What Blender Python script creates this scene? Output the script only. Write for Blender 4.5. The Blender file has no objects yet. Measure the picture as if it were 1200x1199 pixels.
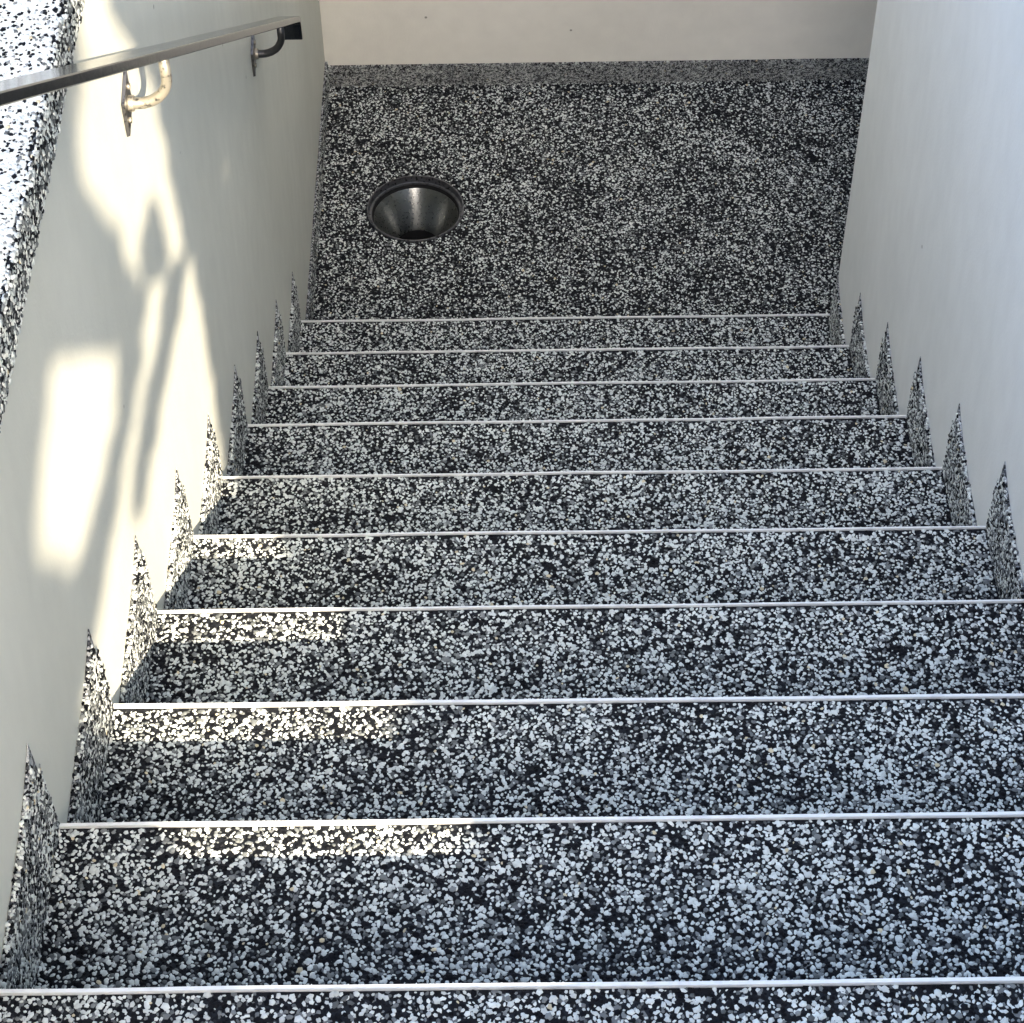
import bpy, bmesh, math, random
import numpy as np
from mathutils import Vector, Matrix
random.seed(7)
rng = np.random.default_rng(11)
scn = bpy.context.scene
COL = scn.collection

# ------------------------------------------------------------------ camera
R_ = Vector((0.99990715, -0.00702111, -0.01167886))
U_ = Vector((0.01288818, 0.76561144, 0.64317418))
F_ = Vector((-0.00442568, 0.64326498, -0.76563084))
CP = Vector((0.49298208, -3.44632297, 3.43369996))
cd = bpy.data.cameras.new('camera')
cd.sensor_width = 36.0
cd.lens = 36.0 * 2550.1 / 1200.0
cd.clip_start = 0.02
cd.clip_end = 500
cam = bpy.data.objects.new('camera', cd)
COL.objects.link(cam)
M4 = Matrix((R_, U_, -F_)).transposed().to_4x4()
M4.translation = CP
cam.matrix_world = M4
scn.camera = cam

# ------------------------------------------------------------------ sky, sun, exposure
SUN_D = Vector((-0.43, 1.0, -0.80)).normalized()      # direction the light travels
el = math.asin(-SUN_D.z)
az = math.atan2(-SUN_D.x, -SUN_D.y)
w = bpy.data.worlds.new('World')
scn.world = w
w.use_nodes = True
nt = w.node_tree
bg = nt.nodes['Background']
sky = nt.nodes.new('ShaderNodeTexSky')
sky.sky_type = 'NISHITA'
sky.sun_disc = False
sky.sun_elevation = el
sky.sun_rotation = az
sky.air_density = 0.9
sky.dust_density = 4.5
sky.ozone_density = 1.0
nt.links.new(sky.outputs[0], bg.inputs[0])
bg.inputs[1].default_value = 0.15
sd = bpy.data.lights.new('sun', 'SUN')
sd.energy = 3.4
sd.angle = math.radians(0.55)
sd.color = (1.0, 0.85, 0.65)
sun = bpy.data.objects.new('sun', sd)
COL.objects.link(sun)
sun.rotation_euler = SUN_D.to_track_quat('-Z', 'Y').to_euler()
sun.location = (3, -6, 8)
scn.view_settings.view_transform = 'Standard'
scn.view_settings.look = 'None'
scn.view_settings.gamma = 1.0
scn.view_settings.use_curve_mapping = False
scn.view_settings.exposure = 2.25

# ------------------------------------------------------------------ measures (metres)
H = 0.1882                      # last riser
W = 1.179                       # clear width of the flight
WR = W + 0.16                   # outer face of the right wall
YB = 1.058                      # back wall
GZ = 1.995                      # upper ground
TOPR = 2.807                     # top of the right parapet
YS = [-3.08, -2.785, -2.529, -2.2331, -1.9602, -1.6837, -1.3971, -1.1179, -0.8322, -0.5546, -0.2789, 0.0]
ZS = [1.995, 1.897, 1.6921, 1.4913, 1.3168, 1.1391, 0.9465, 0.759, 0.5716, 0.3753, 0.1844, 0.0]
DRAIN = (0.241, 0.578)
DR = 0.119
XL, XR = 0.0, W + 0.006       # plaster faces; the skirting stands proud of them

# ------------------------------------------------------------------ helpers
def mat(name):
    m = bpy.data.materials.new(name)
    m.use_nodes = True
    return m, m.node_tree, m.node_tree.nodes['Principled BSDF']

def tag(o, label=None, cat=None, kind=None, group=None):
    if label: o['label'] = label
    if cat: o['category'] = cat
    if kind: o['kind'] = kind
    if group: o['group'] = group
    return o

def empty(name, loc=(0, 0, 0)):
    o = bpy.data.objects.new(name, None)
    o.empty_display_size = 0.1
    o.location = loc
    COL.objects.link(o)
    return o

def link(name, me, m, parent=None):
    o = bpy.data.objects.new(name, me)
    COL.objects.link(o)
    if m is not None and not me.materials:
        me.materials.append(m)
    if parent is not None:
        o.parent = parent
        base = Vector((0, 0, 0))
        p = parent
        while p is not None:
            base += p.location
            p = p.parent
        o.location = -base
    return o

def box_bm(bm, x0, x1, y0, y1, z0, z1):
    vs = [bm.verts.new(c) for c in ((x0,y0,z0),(x1,y0,z0),(x1,y1,z0),(x0,y1,z0),(x0,y0,z1),(x1,y0,z1),(x1,y1,z1),(x0,y1,z1))]
    for f in ((3,2,1,0),(4,5,6,7),(0,1,5,4),(1,2,6,5),(2,3,7,6),(3,0,4,7)):
        bm.faces.new([vs[i] for i in f])

def from_bm(name, bm, m, parent=None, smooth=False, bevel=0):
    bmesh.ops.recalc_face_normals(bm, faces=bm.faces)
    if bevel:
        bmesh.ops.bevel(bm, geom=list(bm.edges), offset=bevel, segments=2, affect='EDGES', profile=0.5)
    me = bpy.data.meshes.new(name)
    bm.to_mesh(me); bm.free()
    if smooth:
        me.polygons.foreach_set('use_smooth', [True]*len(me.polygons))
    return link(name, me, m, parent)

def box(name, x0, x1, y0, y1, z0, z1, m, parent=None, bevel=0):
    bm = bmesh.new()
    box_bm(bm, x0, x1, y0, y1, z0, z1)
    return from_bm(name, bm, m, parent, bevel=bevel)

# ------------------------------------------------------------------ materials
def plaster(name, base, warm, scale=1.0, bump=0.13, streak=0.0, rough=0.85):
    m, t, b = mat(name)
    n, l = t.nodes, t.links
    tc = n.new('ShaderNodeTexCoord')
    mp = n.new('ShaderNodeMapping')
    l.new(tc.outputs['Object'], mp.inputs[0])
    mp.inputs['Scale'].default_value = (1, 1, 0.55) if streak else (1, 1, 1)
    n1 = n.new('ShaderNodeTexNoise'); n1.inputs['Scale'].default_value = 3.2*scale; n1.inputs['Detail'].default_value = 5
    n2 = n.new('ShaderNodeTexNoise'); n2.inputs['Scale'].default_value = 26*scale; n2.inputs['Detail'].default_value = 6
    l.new(mp.outputs[0], n1.inputs['Vector']); l.new(mp.outputs[0], n2.inputs['Vector'])
    mx = n.new('ShaderNodeMix'); mx.data_type = 'RGBA'
    mr = n.new('ShaderNodeMapRange'); mr.inputs[1].default_value = 0.35; mr.inputs[2].default_value = 0.68
    l.new(n1.outputs[0], mr.inputs[0]); l.new(mr.outputs[0], mx.inputs[0])
    mx.inputs[6].default_value = (*base, 1); mx.inputs[7].default_value = (*warm, 1)
    m2 = n.new('ShaderNodeMix'); m2.data_type = 'RGBA'; m2.blend_type = 'MULTIPLY'; m2.inputs[0].default_value = 0.12
    l.new(mx.outputs[2], m2.inputs[6]); l.new(n2.outputs[0], m2.inputs[7])
    # specks of dirt
    v = n.new('ShaderNodeTexVoronoi'); v.inputs['Scale'].default_value = 7.5; v.inputs['Randomness'].default_value = 1
    l.new(tc.outputs['Object'], v.inputs['Vector'])
    sp = n.new('ShaderNodeMapRange'); sp.inputs[1].default_value = 0.018; sp.inputs[2].default_value = 0.03; sp.inputs[3].default_value = 0.75; sp.inputs[4].default_value = 0
    l.new(v.outputs['Distance'], sp.inputs[0])
    sx = n.new('ShaderNodeSeparateColor'); l.new(v.outputs['Color'], sx.inputs[0])
    gt = n.new('ShaderNodeMath'); gt.operation = 'GREATER_THAN'; gt.inputs[1].default_value = 0.6; l.new(sx.outputs[0], gt.inputs[0])
    mu = n.new('ShaderNodeMath'); mu.operation = 'MULTIPLY'; l.new(sp.outputs[0], mu.inputs[0]); l.new(gt.outputs[0], mu.inputs[1])
    m3 = n.new('ShaderNodeMix'); m3.data_type = 'RGBA'; l.new(mu.outputs[0], m3.inputs[0]); l.new(m2.outputs[2], m3.inputs[6]); m3.inputs[7].default_value = (0.12, 0.11, 0.09, 1)
    l.new(m3.outputs[2], b.inputs['Base Color'])
    b.inputs['Roughness'].default_value = rough
    nb = n.new('ShaderNodeTexNoise'); nb.inputs['Scale'].default_value = 190; nb.inputs['Detail'].default_value = 4
    l.new(tc.outputs['Object'], nb.inputs['Vector'])
    ad = n.new('ShaderNodeMath'); ad.operation = 'ADD'
    ms = n.new('ShaderNodeMath'); ms.operation = 'MULTIPLY'; ms.inputs[1].default_value = 3.0
    nc = n.new('ShaderNodeTexNoise'); nc.inputs['Scale'].default_value = 9; nc.inputs['Detail'].default_value = 3
    l.new(mp.outputs[0], nc.inputs['Vector'])
    l.new(nc.outputs[0], ms.inputs[0]); l.new(ms.outputs[0], ad.inputs[0]); l.new(nb.outputs[0], ad.inputs[1])
    bp = n.new('ShaderNodeBump'); bp.inputs['Strength'].default_value = bump; bp.inputs['Distance'].default_value = 0.004
    l.new(ad.outputs[0], bp.inputs['Height']); l.new(bp.outputs[0], b.inputs['Normal'])
    return m

M_left = plaster('plaster_cream', (0.67, 0.68, 0.60), (0.73, 0.74, 0.66), streak=1)
M_back = plaster('plaster_back', (0.84, 0.82, 0.73), (0.88, 0.86, 0.77))
M_right = plaster('plaster_white', (0.81, 0.84, 0.815), (0.86, 0.885, 0.86), streak=1)

def stone_mat():
    m, t, b = mat('marble_pebbles')
    n, l = t.nodes, t.links
    a = n.new('ShaderNodeAttribute'); a.attribute_name = 'tone'
    tc = n.new('ShaderNodeTexCoord')
    no = n.new('ShaderNodeTexNoise'); no.inputs['Scale'].default_value = 260; no.inputs['Detail'].default_value = 3
    l.new(tc.outputs['Object'], no.inputs['Vector'])
    mr = n.new('ShaderNodeMapRange'); mr.inputs[3].default_value = 0.72; mr.inputs[4].default_value = 1.15
    l.new(no.outputs[0], mr.inputs[0])
    mx = n.new('ShaderNodeMix'); mx.data_type = 'RGBA'; mx.blend_type = 'MULTIPLY'; mx.inputs[0].default_value = 1
    l.new(a.outputs['Color'], mx.inputs[6]); l.new(mr.outputs[0], mx.inputs[7])
    l.new(mx.outputs[2], b.inputs['Base Color'])
    b.inputs['Roughness'].default_value = 0.5
    b.inputs['Specular IOR Level'].default_value = 0.07
    return m
M_stone = stone_mat()

def resin_mat():
    m, t, b = mat('dark_resin')
    n, l = t.nodes, t.links
    tc = n.new('ShaderNodeTexCoord')
    v = n.new('ShaderNodeTexVoronoi'); v.inputs['Scale'].default_value = 170
    l.new(tc.outputs['Object'], v.inputs['Vector'])
    s = n.new('ShaderNodeSeparateColor'); l.new(v.outputs['Color'], s.inputs[0])
    r = n.new('ShaderNodeValToRGB'); r.color_ramp.interpolation = 'CONSTANT'
    r.color_ramp.elements[0].color = (0.008, 0.009, 0.011, 1)
    r.color_ramp.elements[1].position = 0.6; r.color_ramp.elements[1].color = (0.014, 0.016, 0.02, 1)
    e = r.color_ramp.elements.new(0.93); e.color = (0.16, 0.17, 0.17, 1)
    l.new(s.outputs[0], r.inputs[0]); l.new(r.outputs[0], b.inputs['Base Color'])
    bp = n.new('ShaderNodeBump'); bp.inputs['Strength'].default_value = 0.6; bp.inputs['Distance'].default_value = 0.003; bp.invert = True
    l.new(v.outputs['Distance'], bp.inputs['Height']); l.new(bp.outputs[0], b.inputs['Normal'])
    b.inputs['Roughness'].default_value = 0.5; b.inputs['Specular IOR Level'].default_value = 0.12
    return m
M_resin = resin_mat()
M_skirt = M_resin.copy(); M_skirt.name = 'fine_grained_skirting'
_n = M_skirt.node_tree.nodes
_n['Voronoi Texture'].inputs['Scale'].default_value = 330
_r = _n['Color Ramp'].color_ramp
_r.elements[1].position = 0.30; _r.elements[1].color = (0.07, 0.075, 0.085, 1)
_r.elements[2].position = 0.58; _r.elements[2].color = (0.42, 0.44, 0.45, 1)

def metal(name, col, rough, metallic=1.0, spots=None, aniso=0.0, nscale=60):
    m, t, b = mat(name)
    n, l = t.nodes, t.links
    tc = n.new('ShaderNodeTexCoord')
    no = n.new('ShaderNodeTexNoise'); no.inputs['Scale'].default_value = nscale; no.inputs['Detail'].default_value = 6
    l.new(tc.outputs['Object'], no.inputs['Vector'])
    if spots:
        r = n.new('ShaderNodeValToRGB')
        r.color_ramp.elements[0].position = 0.33; r.color_ramp.elements[0].color = (*spots, 1)
        r.color_ramp.elements[1].position = 0.47; r.color_ramp.elements[1].color = (*col, 1)
        l.new(no.outputs[0], r.inputs[0]); l.new(r.outputs[0], b.inputs['Base Color'])
    else:
        b.inputs['Base Color'].default_value = (*col, 1)
    mr = n.new('ShaderNodeMapRange'); mr.inputs[3].default_value = rough*0.7; mr.inputs[4].default_value = min(1, rough*1.4)
    l.new(no.outputs[0], mr.inputs[0]); l.new(mr.outputs[0], b.inputs['Roughness'])
    b.inputs['Metallic'].default_value = metallic
    bp = n.new('ShaderNodeBump'); bp.inputs['Strength'].default_value = 0.12; bp.inputs['Distance'].default_value = 0.001
    l.new(no.outputs[0], bp.inputs['Height']); l.new(bp.outputs[0], b.inputs['Normal'])
    return m
M_alu = metal('anodised_aluminium', (0.86, 0.88, 0.86), 0.5, metallic=0.2, spots=(0.74, 0.75, 0.74), nscale=45)
M_rail = metal('dark_painted_steel', (0.055, 0.058, 0.07), 0.13, metallic=1.0, nscale=90)
M_rail.node_tree.nodes['Principled BSDF'].inputs['Specular IOR Level'].default_value = 0.9
M_arm = metal('worn_galvanised_sunlit', (0.42, 0.39, 0.32), 0.45, metallic=0.7, spots=(0.06, 0.06, 0.06), nscale=130)  # sun on the near arm is put into this paler, creamier tint
M_arm_shaded = metal('bracket_steel_shaded', (0.10, 0.10, 0.105), 0.35, metallic=1.0, nscale=130)  # same arm steel, darkened in the colour for the shaded lower bracket
M_plate = metal('plate_steel', (0.16, 0.16, 0.16), 0.35, metallic=0.8, spots=(0.03, 0.03, 0.035), nscale=150)
M_steel = metal('spun_stainless_steel', (0.24, 0.25, 0.245), 0.28, metallic=1.0, nscale=170)
_n = M_steel.node_tree; _t = _n.nodes.new('ShaderNodeTangent'); _t.direction_type = 'RADIAL'; _t.axis = 'Z'
_p = _n.nodes['Principled BSDF']; _p.inputs['Anisotropic'].default_value = 0.8; _p.inputs['Anisotropic Rotation'].default_value = 0.25; _n.links.new(_t.outputs[0], _p.inputs['Tangent'])
M_cast = metal('dark_rim_steel', (0.17, 0.175, 0.19), 0.35, metallic=0.8, spots=(0.03, 0.03, 0.03), nscale=120)
M_dark, _, _b = mat('pipe_black'); _b.inputs['Base Color'].default_value = (0.012, 0.012, 0.013, 1); _b.inputs['Roughness'].default_value = 0.7
M_conc, _, _b = mat('render_grey'); _b.inputs['Base Color'].default_value = (0.4, 0.4, 0.38, 1); _b.inputs['Roughness'].default_value = 0.9
M_wood, _, _b = mat('weathered_wood'); _b.inputs['Base Color'].default_value = (0.16, 0.11, 0.07, 1); _b.inputs['Roughness'].default_value = 0.8

def leaf_mat():
    m, t, b = mat('screen_leaf')
    n, l = t.nodes, t.links
    tc = n.new('ShaderNodeTexCoord')
    no = n.new('ShaderNodeTexNoise'); no.inputs['Scale'].default_value = 9
    l.new(tc.outputs['Object'], no.inputs['Vector'])
    r = n.new('ShaderNodeValToRGB')
    r.color_ramp.elements[0].color = (0.03, 0.06, 0.02, 1); r.color_ramp.elements[1].color = (0.09, 0.13, 0.045, 1)
    l.new(no.outputs[0], r.inputs[0]); l.new(r.outputs[0], b.inputs['Base Color'])
    b.inputs['Roughness'].default_value = 0.55
    return m
M_leaf = leaf_mat()

# ------------------------------------------------------------------ pebbles: low domes with one tone per stone
def tones(n, light=0.5, grey=0.15, patch=0.0):
    k = rng.random(n) + patch
    c = np.zeros((n, 4), np.float32); c[:, 3] = 1
    v = rng.random(n)
    white = k < light
    gm = (k >= light) & (k < light + grey)
    wv = 0.62 + 0.24*v
    c[:, 0] = np.where(white, wv*0.955, np.where(gm, 0.10 + 0.17*v, 0.004 + 0.009*v))
    c[:, 1] = np.where(white, wv*1.01, np.where(gm, 0.11 + 0.18*v, 0.0045 + 0.0095*v))
    c[:, 2] = np.where(white, wv*0.96, np.where(gm, 0.11 + 0.175*v, 0.006 + 0.011*v))
    tan = (rng.random(n) < 0.012) & white
    c[tan, 0] *= 0.95; c[tan, 1] *= 0.80; c[tan, 2] *= 0.58
    return c

def pebbles(name, org, u, v, Lu, Lv, pitch, parent, seg=6, keep=None, light=0.5, hfac=0.42, edge=0.0, sink=0.0012, grey=0.15):
    """stones spread over the rectangle org + a*u + b*v, rising along u x v"""
    org = np.array(org, float); u = np.array(u, float); v = np.array(v, float)
    nn = np.cross(u, v)
    du, dv = pitch, pitch*0.866
    nu, nv = int(Lu/du) + 2, int(Lv/dv) + 2
    A, B = np.meshgrid(np.arange(nu), np.arange(nv), indexing='ij')
    a = (A + 0.5*(B % 2))*du + rng.uniform(-.36, .36, A.shape)*pitch
    b = B*dv + rng.uniform(-.36, .36, A.shape)*pitch
    a = a.ravel(); b = b.ravel()
    ok = (a > -edge) & (a < Lu + edge) & (b > -edge) & (b < Lv + edge)
    if keep is not None: ok &= keep(a, b)
    a = a[ok]; b = b[ok]; n = len(a)
    wx = org[0] + a*u[0] + b*v[0]; wyy = org[1] + a*u[1] + b*v[1]; wzz = org[2]
    patch = 0.05*np.sin(wx*17 + 3*np.sin(wyy*9 + wzz*5)) + 0.05*np.sin(wyy*31 + 2.3*np.sin(wx*13 + wzz*8)) + 0.035*np.sin(wx*71 + wyy*53)
    r1 = pitch*np.clip(rng.lognormal(-0.46, 0.24, n), .36, 1.0)
    r2 = r1*rng.uniform(0.48, 0.98, n)
    th = rng.uniform(0, 2*np.pi, n)
    hh = np.minimum(r1, r2)*rng.uniform(0.75, 1.25, n)*hfac + sink
    tilt = rng.uniform(-.35, .35, (n, 2))
    rings = ((1.0, 0.0), (0.86, 0.62), (0.42, 0.96)) if seg >= 6 else ((1.08, 0.0), (0.76, 0.85))
    vs = []
    ph = np.arange(seg)*2*np.pi/seg
    wob = rng.uniform(0.74, 1.20, (n, seg))
    for rr, zz in rings:
        ex = r1[:, None]*rr*wob*np.cos(ph)[None]
        ey = r2[:, None]*rr*wob*np.sin(ph)[None]
        xa = ex*np.cos(th)[:, None] - ey*np.sin(th)[:, None]
        xb = ex*np.sin(th)[:, None] + ey*np.cos(th)[:, None]
        z = hh[:, None]*zz + (tilt[:, :1]*xa + tilt[:, 1:]*xb)*zz
        P = (org[None, None] + (a[:, None] + xa)[..., None]*u + (b[:, None] + xb)[..., None]*v + (z - sink)[..., None]*nn)
        vs.append(P)
    if seg >= 6:
        V = np.concatenate(vs, 1)                       # n, 3*seg, 3
        nvp = 3*seg
        q = []
        for rg in range(2):
            for i in range(seg):
                j = (i + 1) % seg
                q.append((rg*seg + i, rg*seg + j, (rg + 1)*seg + j, (rg + 1)*seg + i))
        quads = np.array(q)
        cap = np.arange(2*seg, 3*seg)
        loops = np.concatenate([quads.ravel(), cap])
        sizes = np.array([4]*len(quads) + [seg])
    else:
        V = np.concatenate(vs, 1)
        nvp = 2*seg
        quads = np.array([(i, (i + 1) % seg, seg + (i + 1) % seg, seg + i) for i in range(seg)])
        cap = np.arange(seg, 2*seg)
        loops = np.concatenate([quads.ravel(), cap])
        sizes = np.array([4]*seg + [seg])
    me = bpy.data.meshes.new(name)
    me.vertices.add(n*nvp)
    me.vertices.foreach_set('co', V.reshape(-1).astype(np.float32))
    LI = (loops[None] + (np.arange(n)*nvp)[:, None]).ravel().astype(np.int32)
    me.loops.add(len(LI)); me.loops.foreach_set('vertex_index', LI)
    SZ = np.tile(sizes, n)
    ST = np.concatenate([[0], np.cumsum(SZ)[:-1]]).astype(np.int32)
    me.polygons.add(len(SZ)); me.polygons.foreach_set('loop_start', ST)
    me.update(calc_edges=True)
    me.polygons.foreach_set('use_smooth', np.ones(len(SZ), bool))
    ca = me.attributes.new('tone', 'FLOAT_COLOR', 'POINT')
    ca.data.foreach_set('color', np.repeat(tones(n, light, grey, patch), nvp, axis=0).ravel())
    me.validate()
    o = link(name, me, M_stone, parent)
    o['kind'] = 'stuff'
    return o

# ------------------------------------------------------------------ staircase
P0 = 0.0051
stair = tag(empty('staircase', (W/2, 0, -H)), 'straight flight of steps covered in black and white pebbles, going down between two plastered walls', 'staircase')
for k in range(0, 12):
    y1, z1 = YS[k], ZS[k]
    y0 = YS[k-1] if k > 0 else -3.6
    if k == 0:
        continue
    st = box('step', XL + 0.001, XR - 0.001, y0 - 0.02, y1, z1 - (0.45 if k < 11 else H + 0.1), z1 - 0.003, M_resin, stair)
    # metal edge strip, an L profile along the nosing
    bm = bmesh.new()
    wd = 0.0034 if k <= 4 else 0.0021
    prof = [(y1 - wd, z1 + 0.0002), (y1 - wd + 0.0006, z1 + 0.0018), (y1 + 0.0006, z1 + 0.0018), (y1 + 0.0010, z1 + 0.0014), (y1 + 0.0010, z1 - 0.022), (y1 + 0.0005, z1 - 0.022), (y1 + 0.0005, z1 - 0.0028), (y1 - wd, z1 - 0.0028)]
    xs = [XL + 0.001] + list(np.linspace(0.1, W - 0.1, 9)) + [XR - 0.001]
    ringv = []
    for i, x in enumerate(xs):
        dz = random.uniform(-.0006, .0006); dy = random.uniform(-.0007, .0007)
        ringv.append([bm.verts.new((x, y + dy, z + dz)) for y, z in prof])
    for a_, b_ in zip(ringv[:-1], ringv[1:]):
        for i in range(len(prof)):
            j = (i + 1) % len(prof)
            bm.faces.new((a_[i], a_[j], b_[j], b_[i]))
    bm.faces.new(ringv[0]); bm.faces.new(ringv[-1][::-1])
    from_bm('nosing_strip', bm, M_alu, st)
    near = k <= 5
    pebbles('pebble_layer', (0.002, y0 + 0.001, z1 - 0.003), (1, 0, 0), (0, 1, 0), W - 0.004, y1 - y0 - wd - 0.003, (0.009 if k < 2 else 0.0047 if k < 5 else P0 if k < 8 else 0.0055), st, seg=6 if k in (3, 4) else (5 if k in (2, 5, 6, 7) else 4), light=0.54, grey=0.2, edge=0.0006)


# ------------------------------------------------------------------ landing floor with a round drain hole
def floor_mesh():
    bm = bmesh.new()
    z = -H - 0.003
    x0, x1, y0, y1 = XL, 2.9, -0.1, YB + 0.02
    cx, cy = DRAIN
    hs = 0.2
    N = 64
    ci, sq, low = [], [], []
    for i in range(N):
        a = 2*math.pi*i/N + math.pi/4
        c, s = math.cos(a), math.sin(a)
        k = hs/max(abs(c), abs(s))
        ci.append(bm.verts.new((cx + DR*c, cy + DR*s, z)))
        low.append(bm.verts.new((cx + DR*c, cy + DR*s, z - 0.03)))
        sq.append(bm.verts.new((cx + k*c, cy + k*s, z)))
    for i in range(N):
        j = (i + 1) % N
        bm.faces.new((ci[i], ci[j], sq[j], sq[i]))
        bm.faces.new((low[i], low[j], ci[j], ci[i]))
    def q(a, b, c, d):
        bm.faces.new([bm.verts.new((p[0], p[1], z)) for p in ((a, c), (b, c), (b, d), (a, d))])
    q(x0, cx - hs, y0, y1); q(cx + hs, x1, y0, y1)
    q(cx - hs, cx + hs, y0, cy - hs); q(cx - hs, cx + hs, cy + hs, y1)
    me = bpy.data.meshes.new('landing_floor')
    bm.to_mesh(me); bm.free()
    return me
fl = link('floor', floor_mesh(), M_resin)
fl['kind'] = 'structure'
pebbles('pebble_layer', (0, 0.004, -H - 0.003), (1, 0, 0), (0, 1, 0), 1.45, YB - 0.004, 0.0054, fl, seg=4,
        keep=lambda a, b: (a - DRAIN[0])**2 + (b + 0.004 - DRAIN[1])**2 > (DR + 0.003)**2, light=0.38, grey=0.2)

# ------------------------------------------------------------------ walls
LT = 0.25
wall_l = tag(empty('retaining_wall', (-LT/2, -1.2, -H)), 'pale plastered wall left of the steps with the handrail on it and patches of sunlight', 'wall')
box('wall_face', -LT, XL, -4.2, YB + 0.25, -H - 0.3, 1.90, M_left, wall_l)
cp = box('coping', -LT, XL + 0.0003, -4.2, YB + 0.25, 1.9005, GZ - 0.003, M_left, wall_l)
cop = box('coping_band', XL + 0.0005, 0.008, -4.2, YB - 0.01, 1.937, GZ - 0.0045, M_resin, wall_l)
pebbles('band_pebbles', (0.008, -3.2, 1.936), (0, 1, 0), (0, 0, 1), 4.2, 0.059, 0.0052, cop, seg=5, light=0.48, grey=0.3, edge=0.002)

wall_r = tag(empty('parapet_wall', (W + 0.08, -1.6, -H)), 'bluish white plastered wall right of the steps, ending in a corner at the landing', 'wall')
bm = bmesh.new()
box_bm(bm, XR, WR, -4.6, -0.028, -H - 0.3, TOPR)
from_bm('wall_face', bm, M_right, wall_r, bevel=0.004)

SK = 0.007
HS = {2: .150, 3: .150, 4: .157, 5: .146, 6: .152, 7: .150, 8: .152, 9: .154, 10: .150}
for side, par in ((0, wall_l), (1, wall_r)):
    for k in range(1, 12):
        idx = k
        y1, z1 = YS[k], ZS[k]
        y0 = YS[k-1]
        hh = HS.get(k - 1, 0.15) + (0.004 if side == 0 and k == 6 else 0) + random.uniform(-.003, .003)
        yend = y1 - 0.001
        if side == 1 and k == 11: yend = -0.030
        jag = 0.0
        x0, x1 = (XL + 0.0005, 0.0065) if side == 0 else (W, XR - 0.0005)
        ys = y0 + 0.0035
        L = yend - ys
        prof_a = [0.0, L - 0.12, L - 0.06, L - 0.028, L - 0.010, L]
        prof_h = [hh - 0.034, hh - 0.026, hh - 0.018, hh - 0.009, hh - 0.003, hh + 0.003]
        bm = bmesh.new()
        pts = [(ys, z1 - 0.002), (yend, z1 - 0.002)] + [(ys + a_, z1 + h_) for a_, h_ in zip(prof_a[::-1], prof_h[::-1])]
        thn = [1, 1, 0.22, 0.4, 0.75, 1, 1, 1]
        xa, xb = (x0, x1) if side == 0 else (x1, x0)        # wall side, room side
        lo = [bm.verts.new((xa, p[0], p[1])) for p in pts]; hi = [bm.verts.new((xa + (xb - xa)*t_, p[0], p[1])) for p, t_ in zip(pts, thn)]
        bm.faces.new(lo); bm.faces.new(hi[::-1])
        for i in range(len(pts)):
            j = (i + 1) % len(pts)
            bm.faces.new((lo[i], hi[i], hi[j], lo[j]))
        sk = from_bm('skirting_piece', bm, M_skirt, par)
        if side == 0:
            pebbles('skirting_pebbles', (x1, ys, z1), (0, 1, 0), (0, 0, 1), L, hh, 0.0046, sk, seg=4, light=0.36, grey=0.30, edge=0.001,
                    keep=lambda a, b: (b < np.interp(a, prof_a, prof_h) + 0.0006) & ((a < L - 0.016) | (b < hh - 0.035)))
        else:
            pebbles('skirting_pebbles', (x0, yend, z1), (0, -1, 0), (0, 0, 1), L, hh, 0.0046, sk, seg=4, light=0.36, grey=0.30, edge=0.001,
                    keep=lambda a, b: (b < np.interp(L - a, prof_a, prof_h) + 0.0006) & ((a > 0.016) | (b < hh - 0.035)))
        # stones along the top edge
        sl = math.hypot(L - 0.06, 0.016)
        pebbles('edge_pebbles', (x0 + (0.001 if side == 0 else 0), ys + L - 0.058, z1 + prof_h[2] + 0.0006), (1, 0, 0), (0, 0.97, 0.243), (x1 - x0 - 0.001)*0.8, 0.042, 0.0040, sk, seg=4, light=0.56, grey=0.2)
        pebbles('edge_pebbles', (x0 + (0.001 if side == 0 else 0), ys, z1 + prof_h[0] + 0.0002), (1, 0, 0), (0, (L - 0.06)/sl, 0.016/sl), x1 - x0 - 0.001, sl, 0.0044, sk, seg=4, light=0.56, grey=0.2, edge=0.0004)

# landing skirting, low
LH = 0.065
sk = box('skirting_piece', XL + 0.0005, 0.007, 0.0035, YB - 0.0005, -H - 0.001, -H + LH + 0.01, M_skirt, wall_l)
pebbles('skirting_pebbles', (0.007, 0.0035, -H), (0, 1, 0), (0, 0, 1), YB - 0.004, LH + 0.01, 0.0048, sk, seg=4, light=0.30, grey=0.3, edge=0.001)

wall_b = tag(empty('back_wall', (1.3, YB + 0.1, -H)), 'cream plastered wall closing the landing at the foot of the steps', 'wall')
bm = bmesh.new()
box_bm(bm, XL + 0.0006, 3.2, YB, YB + 0.25, -H - 0.3, TOPR)
from_bm('wall_face', bm, M_back, wall_b)
sk = box('skirting_piece', 0.0075, 2.9, YB - SK, YB - 0.0005, -H - 0.001, -H + LH - 0.002, M_skirt, wall_b)
pebbles('skirting_pebbles', (2.2, YB - SK, -H), (-1, 0, 0), (0, 0, 1), 2.2 - SK, LH, 0.0048, sk, seg=4, light=0.36, grey=0.45, edge=0.0018)

# the passage round the corner, under the upper floor
pas = tag(empty('passage_wall', (2.2, -0.1, -H)), 'plastered wall of the covered passage behind the right-hand corner of the landing', 'wall')
box('wall_face', WR + 0.0005, 3.2, -0.25, -0.03, -H - 0.3, TOPR - 0.6, M_right, pas)
box('end_wall', 2.6, 2.8, -0.0295, YB - 0.001, -H - 0.3, GZ, M_right, pas)
box('ceiling_slab', WR + 0.12, 2.5995, -0.0295, YB - 0.001, GZ - 0.2, GZ - 0.01, M_conc, pas)

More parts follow.
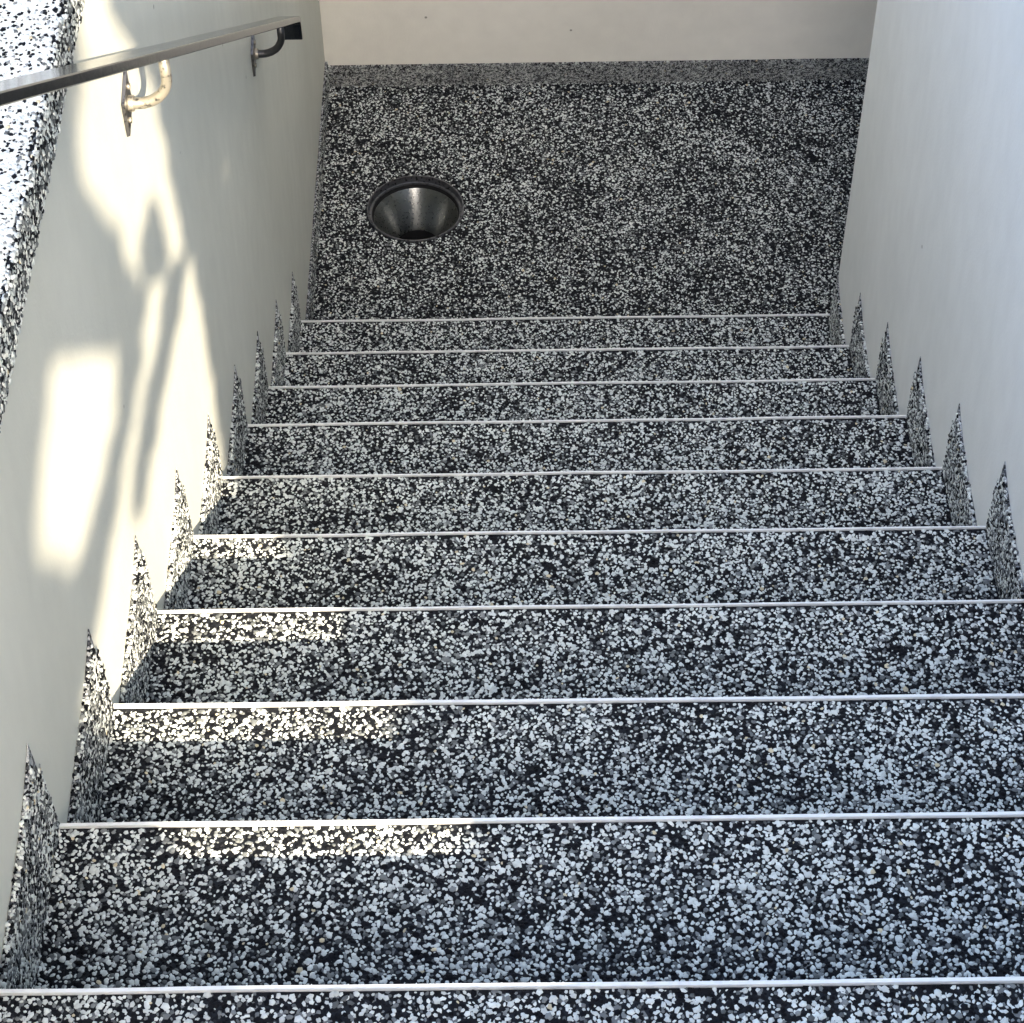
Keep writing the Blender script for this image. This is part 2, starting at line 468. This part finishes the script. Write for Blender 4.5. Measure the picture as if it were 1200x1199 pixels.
hs_ = tag(empty('house', (3.4, 2.5, GZ)), 'plain rendered house, unseen, added above the covered passage to darken the landing', 'house')
box('wall', WR + 0.12, 6.0, -0.02, 6.0, GZ - 0.009, 5.2, M_conc, hs_)  # unseen block, added to darken the landing and the far left corner
box('roof', WR, 6.2, -0.25, 6.2, 5.201, 5.35, M_conc, hs_)

# ------------------------------------------------------------------ upper ground
bm = bmesh.new()
def gq(a, b, c, d):
    bm.faces.new([bm.verts.new((x, y, GZ - 0.004)) for x, y in ((a, c), (b, c), (b, d), (a, d))])
gq(-60, 0.0, -60, YB + 0.25); gq(0.0, WR, -60, -3.08); gq(WR, 60, -60, -0.25); gq(-60, 60, YB + 0.25, 60); gq(3.2, 60, -0.25, YB + 0.25)
g = from_bm('ground', bm, M_resin); g['kind'] = 'structure'
pebbles('pebble_layer', (-0.40, -2.35, GZ - 0.003), (1, 0, 0), (0, 1, 0), 0.409, 1.35, 0.0046, g, seg=4, light=0.70, grey=0.1)

# ------------------------------------------------------------------ floor drain
dr = tag(empty('floor_drain', (DRAIN[0], DRAIN[1], -H)), 'round sunken metal floor drain with a funnel shaped bowl in the landing floor', 'drain')
def lathe(name, prof, m, parent, N=72, smooth=True):
    bm = bmesh.new()
    rs = []
    for r, z in prof:
        rs.append([bm.verts.new((DRAIN[0] + r*math.cos(2*math.pi*i/N), DRAIN[1] + r*math.sin(2*math.pi*i/N), -H + z)) for i in range(N)])
    for a, b in zip(rs[:-1], rs[1:]):
        for i in range(N):
            j = (i + 1) % N
            bm.faces.new((a[i], a[j], b[j], b[i]))
    me = bpy.data.meshes.new(name); bm.to_mesh(me); bm.free()
    if smooth: me.polygons.foreach_set('use_smooth', [True]*len(me.polygons))
    o = link(name, me, m, parent)
    if smooth:
        md = o.modifiers.new('split', 'EDGE_SPLIT'); md.split_angle = math.radians(28)
    return o
lathe('rim', [(0.1195, -0.030), (0.1195, 0.001), (0.1165, 0.0012), (0.1155, -0.012), (0.1150, -0.016), (0.1115, -0.0165), (0.1105, -0.0145), (0.1085, -0.0145), (0.1080, -0.0185)], M_cast, dr)
lathe('groove', [(0.1080, -0.0185), (0.1065, -0.0300), (0.1040, -0.0305)], M_dark, dr)
lathe('funnel', [(0.1045, -0.0280), (0.1035, -0.0270), (0.1020, -0.0285), (0.0560, -0.118), (0.0545, -0.124)], M_steel, dr)
lathe('outlet_pipe', [(0.0550, -0.122), (0.0550, -0.45), (0.0001, -0.45)], M_dark, dr)

# ------------------------------------------------------------------ handrail
SL = 0.721
def railz(y):
    return 2.309 - SL*(y + 2.07)
hr = tag(empty('handrail', (0.058, -1.2, railz(-1.2))), 'dark flat steel handrail on curved brackets along the left wall, its end turned down', 'handrail')
# flat bar swept along a path in the y-z plane, the end bent down
path = []
for i in range(13):
    y = -3.3 + i*(3.3 - 0.03)/12
    path.append((y, railz(y)))
ye, ze = path[-1]
ang0 = math.atan(-SL)
rb = 0.022
cy_, cz_ = ye + rb*math.sin(ang0), ze - rb*math.cos(ang0)
for i in range(1, 9):
    a = ang0 + (-math.pi/2 - ang0)*i/8
    path.append((cy_ - rb*math.sin(a), cz_ + rb*math.cos(a)))
path.append((path[-1][0], path[-1][1] - 0.030))
def sweep(path, x0, x1, th, name, m, parent, rnd=0.0015):
    bm = bmesh.new(); rings = []
    for i, (y, z) in enumerate(path):
        p0 = path[max(0, i-1)]; p1 = path[min(len(path)-1, i+1)]
        t = Vector((0, p1[0]-p0[0], p1[1]-p0[1])).normalized()
        n = Vector((0, -t.z, t.y))
        pr = [(x0, rnd), (x0, th-rnd), (x0+rnd, th), (x1-rnd, th), (x1, th-rnd), (x1, rnd), (x1-rnd, 0), (x0+rnd, 0)]
        rings.append([bm.verts.new((x, y + n.y*h, z + n.z*h)) for x, h in pr])
    for a, b in zip(rings[:-1], rings[1:]):
        for i in range(8):
            j = (i+1) % 8
            bm.faces.new((a[i], a[j], b[j], b[i]))
    bm.faces.new(rings[0]); bm.faces.new(rings[-1][::-1])
    return from_bm(name, bm, m, parent)
sweep(path, 0.037, 0.079, 0.012, 'rail', M_rail, hr)

def tube(name, pts, rad, m, parent, N=12, sq=0.0):
    bm = bmesh.new(); rings = []
    pts = [Vector(p) for p in pts]
    for i, p in enumerate(pts):
        t = (pts[min(i+1, len(pts)-1)] - pts[max(i-1, 0)]).normalized()
        a = Vector((0, 1, 0)); b = t.cross(a).normalized(); a = b.cross(t).normalized()
        rings.append([])
        for j in range(N):
            th = 2*math.pi*j/N + math.pi/N
            r = rad*(1 + sq*(abs(math.sin(2*th))**3))*random.uniform(.97, 1.03)
            rings[-1].append(bm.verts.new(p + a*(r*math.cos(th)) + b*(r*math.sin(th))))
    for a_, b_ in zip(rings[:-1], rings[1:]):
        for i in range(N):
            j = (i+1) % N
            bm.faces.new((a_[i], a_[j], b_[j], b_[i]))
    bm.faces.new(rings[0]); bm.faces.new(rings[-1][::-1])
    return from_bm(name, bm, m, parent, smooth=True)

for (py, pz) in ((-1.288, 1.673), (-0.170, 0.874), (-2.42, 2.49)):
    top = railz(py) + 0.001
    if py < -2:
        pz = top - 0.075
    # square plate set on its corner, its diagonal across the rail
    e1 = Vector((0, 0.585, 0.811)); e2 = Vector((0, 0.811, -0.585))
    d = 0.042
    bm = bmesh.new()
    c = Vector((0, py, pz))
    lo = [bm.verts.new(c + q + Vector((0.0008, 0, 0))) for q in (e1*d, e2*(d*0.72), -e1*d, -e2*(d*0.72))]
    hi = [bm.verts.new(c + q*0.97 + Vector((0.0050, 0, 0))) for q in (e1*d, e2*(d*0.72), -e1*d, -e2*(d*0.72))]
    bm.faces.new(lo[::-1]); bm.faces.new(hi)
    for i in range(4):
        j = (i+1) % 4
        bm.faces.new((lo[i], lo[j], hi[j], hi[i]))
    pl = from_bm('wall_plate', bm, M_plate, hr)
    # welded bar: out from the plate, then up to the rail
    R = 0.040
    pts = [(0.004, py, pz), (0.010, py, pz), (0.018, py, pz)]
    for i in range(1, 11):
        a = math.pi/2*i/10
        pts.append((0.018 + R*math.sin(a), py, pz + R*(1 - math.cos(a))))
    pts.append((0.058, py, top))
    arm = tube('bracket_arm', pts, 0.0068, M_arm if py < -1 else M_arm_shaded, hr, sq=0.10)
    # weld bead at the plate
    tube('weld_bead', [(0.004, py, pz), (0.007, py, pz), (0.010, py, pz), (0.012, py, pz)], 0.0105, M_arm, arm, N=9)
    if py > -2:
        for s1, s2 in ((0.5, 0), (-0.5, 0)):
            bp_ = c + e1*d*s1
            tube('screw_head', [(0.004, bp_.y, bp_.z), (0.0065, bp_.y, bp_.z), (0.0078, bp_.y, bp_.z)], 0.0042, M_arm, pl, N=8)

# ------------------------------------------------------------------ unseen leaf screen added above the right parapet to shape the sunlight
def inside(poly, y, z):
    r = np.zeros(len(y), bool)
    n = len(poly)
    for i in range(n):
        y0, z0 = poly[i]; y1, z1 = poly[(i+1) % n]
        c = ((z0 > z) != (z1 > z))
        with np.errstate(divide='ignore', invalid='ignore'):
            xi = (y1 - y0)*(z - z0)/(z1 - z0 + 1e-12) + y0
        r ^= c & (y < xi)
    return r
GAPS = [  # openings shaped after the sun patches wanted on the left wall
 [(-1.47, 2.02), (-1.286, 1.90), (-1.24, 1.79), (-1.17, 1.678), (-1.075, 1.545), (-1.063, 1.415), (-1.06, 1.316), (-1.05, 1.224), (-1.12, 1.20), (-1.215, 1.262), (-1.24, 1.351), (-1.21, 1.396), (-1.23, 1.445), (-1.284, 1.462), (-1.39, 1.43), (-1.46, 1.531), (-1.48, 1.623), (-1.60, 1.805), (-1.575, 1.88), (-1.49, 1.89)],
 [(-1.854, 1.81), (-1.52, 1.485), (-1.62, 1.455), (-1.758, 1.480), (-1.893, 1.517), (-2.01, 1.57), (-2.02, 1.644), (-2.09, 1.746), (-2.03, 1.775), (-1.942, 1.805)],
 [(-1.37, 1.41), (-1.25, 1.315), (-1.078, 1.185), (-1.03, 1.14), (-1.025, 1.021), (-1.035, 0.877), (-1.08, 0.60), (-0.9, 0.40), (-2.35, 0.6), (-2.35, 1.35), (-1.945, 1.237), (-2.05, 1.44), (-1.903, 1.427), (-1.756, 1.415), (-1.621, 1.395), (-1.496, 1.392)],
]
SHADE = [[(-1.20, 1.30), (-1.10, 1.215), (-1.242, 1.232), (-1.409, 1.264), (-1.557, 1.284), (-1.640, 1.284), (-1.66, 1.318), (-1.60, 1.328), (-1.492, 1.318), (-1.332, 1.29)],
         [(-1.955, 1.225), (-2.07, 1.42), (-2.6, 1.3), (-2.6, 1.0)]]
DOTS = [(-0.611, 1.066, .016), (-0.638, 0.996, .015), (-0.522, 1.102, .011), (-0.389, 1.142, .013), (-0.628, 1.314, .011)]
XH = 1.345
ivy = tag(empty('shade_screen', (XH, -3.6, TOPR)), 'unseen screen of ivy leaves added above the right-hand wall, its gaps shaped to cast sun patches', 'shade screen')
box('screen_post', XH + 0.03, XH + 0.09, -6.6, -6.54, GZ, 5.6, M_wood, ivy)
box('screen_post', XH + 0.03, XH + 0.09, -1.2, -1.14, GZ, 5.6, M_wood, ivy)
box('screen_rail', XH + 0.031, XH + 0.089, -6.539, -1.2005, 5.3, 5.36, M_wood, ivy)
n = 62000
ly = rng.uniform(-6.7, -1.1, n); lz = rng.uniform(2.70, 5.5, n); lx = XH + rng.uniform(-.03, .03, n)
s = lx/0.43
wy, wz = ly + s, lz - 0.80*s
lit = np.zeros(n, bool)
for i_, p_ in enumerate(GAPS):
    for k_ in range(9):
        q_ = (0.0 if k_ == 8 else (0.004, 0.001, 0.026)[i_])
        lit |= inside(p_, wy + q_*math.cos(k_*math.pi/4), wz + q_*math.sin(k_*math.pi/4))
for p_ in SHADE: lit &= ~inside(p_, wy, wz)
for (a, b, r) in DOTS: lit |= ((wy - a)**2 + (wz - b)**2 < (r + 0.027)**2)
kp = ~lit | ((lz < 3.16 + 0.04*np.sin(ly*9)) & (rng.random(n) < 0.30))  # sparse extra leaves fade the ends of the lit tread strips
ly, lz, lx = ly[kp], lz[kp], lx[kp]; n = len(ly)
sz = rng.uniform(.016, .026, n)
th = rng.uniform(0, 2*np.pi, n)
nrm = np.stack([0.42 + rng.normal(0, .35, n), -1 + rng.normal(0, .35, n), 0.77 + rng.normal(0, .35, n)], 1)
nrm /= np.linalg.norm(nrm, axis=1)[:, None]
t1 = np.cross(nrm, np.array([0, 0, 1.0])); t1 /= np.linalg.norm(t1, axis=1)[:, None]
t2 = np.cross(nrm, t1)
a1 = t1*np.cos(th)[:, None] + t2*np.sin(th)[:, None]
a2 = -t1*np.sin(th)[:, None] + t2*np.cos(th)[:, None]
Cc = np.stack([lx, ly, lz], 1)
V = np.stack([Cc + a1*sz[:, None]*1.2, Cc + a2*sz[:, None], Cc - a1*sz[:, None]*1.2, Cc - a2*sz[:, None]], 1)
me = bpy.data.meshes.new('screen_leaves')
me.vertices.add(4*n); me.vertices.foreach_set('co', V.reshape(-1).astype(np.float32))
me.loops.add(4*n); me.loops.foreach_set('vertex_index', np.arange(4*n, dtype=np.int32))
me.polygons.add(n); me.polygons.foreach_set('loop_start', np.arange(0, 4*n, 4, dtype=np.int32))
me.update(calc_edges=True)
fo = link('screen_leaves', me, M_leaf, ivy); fo['kind'] = 'stuff'
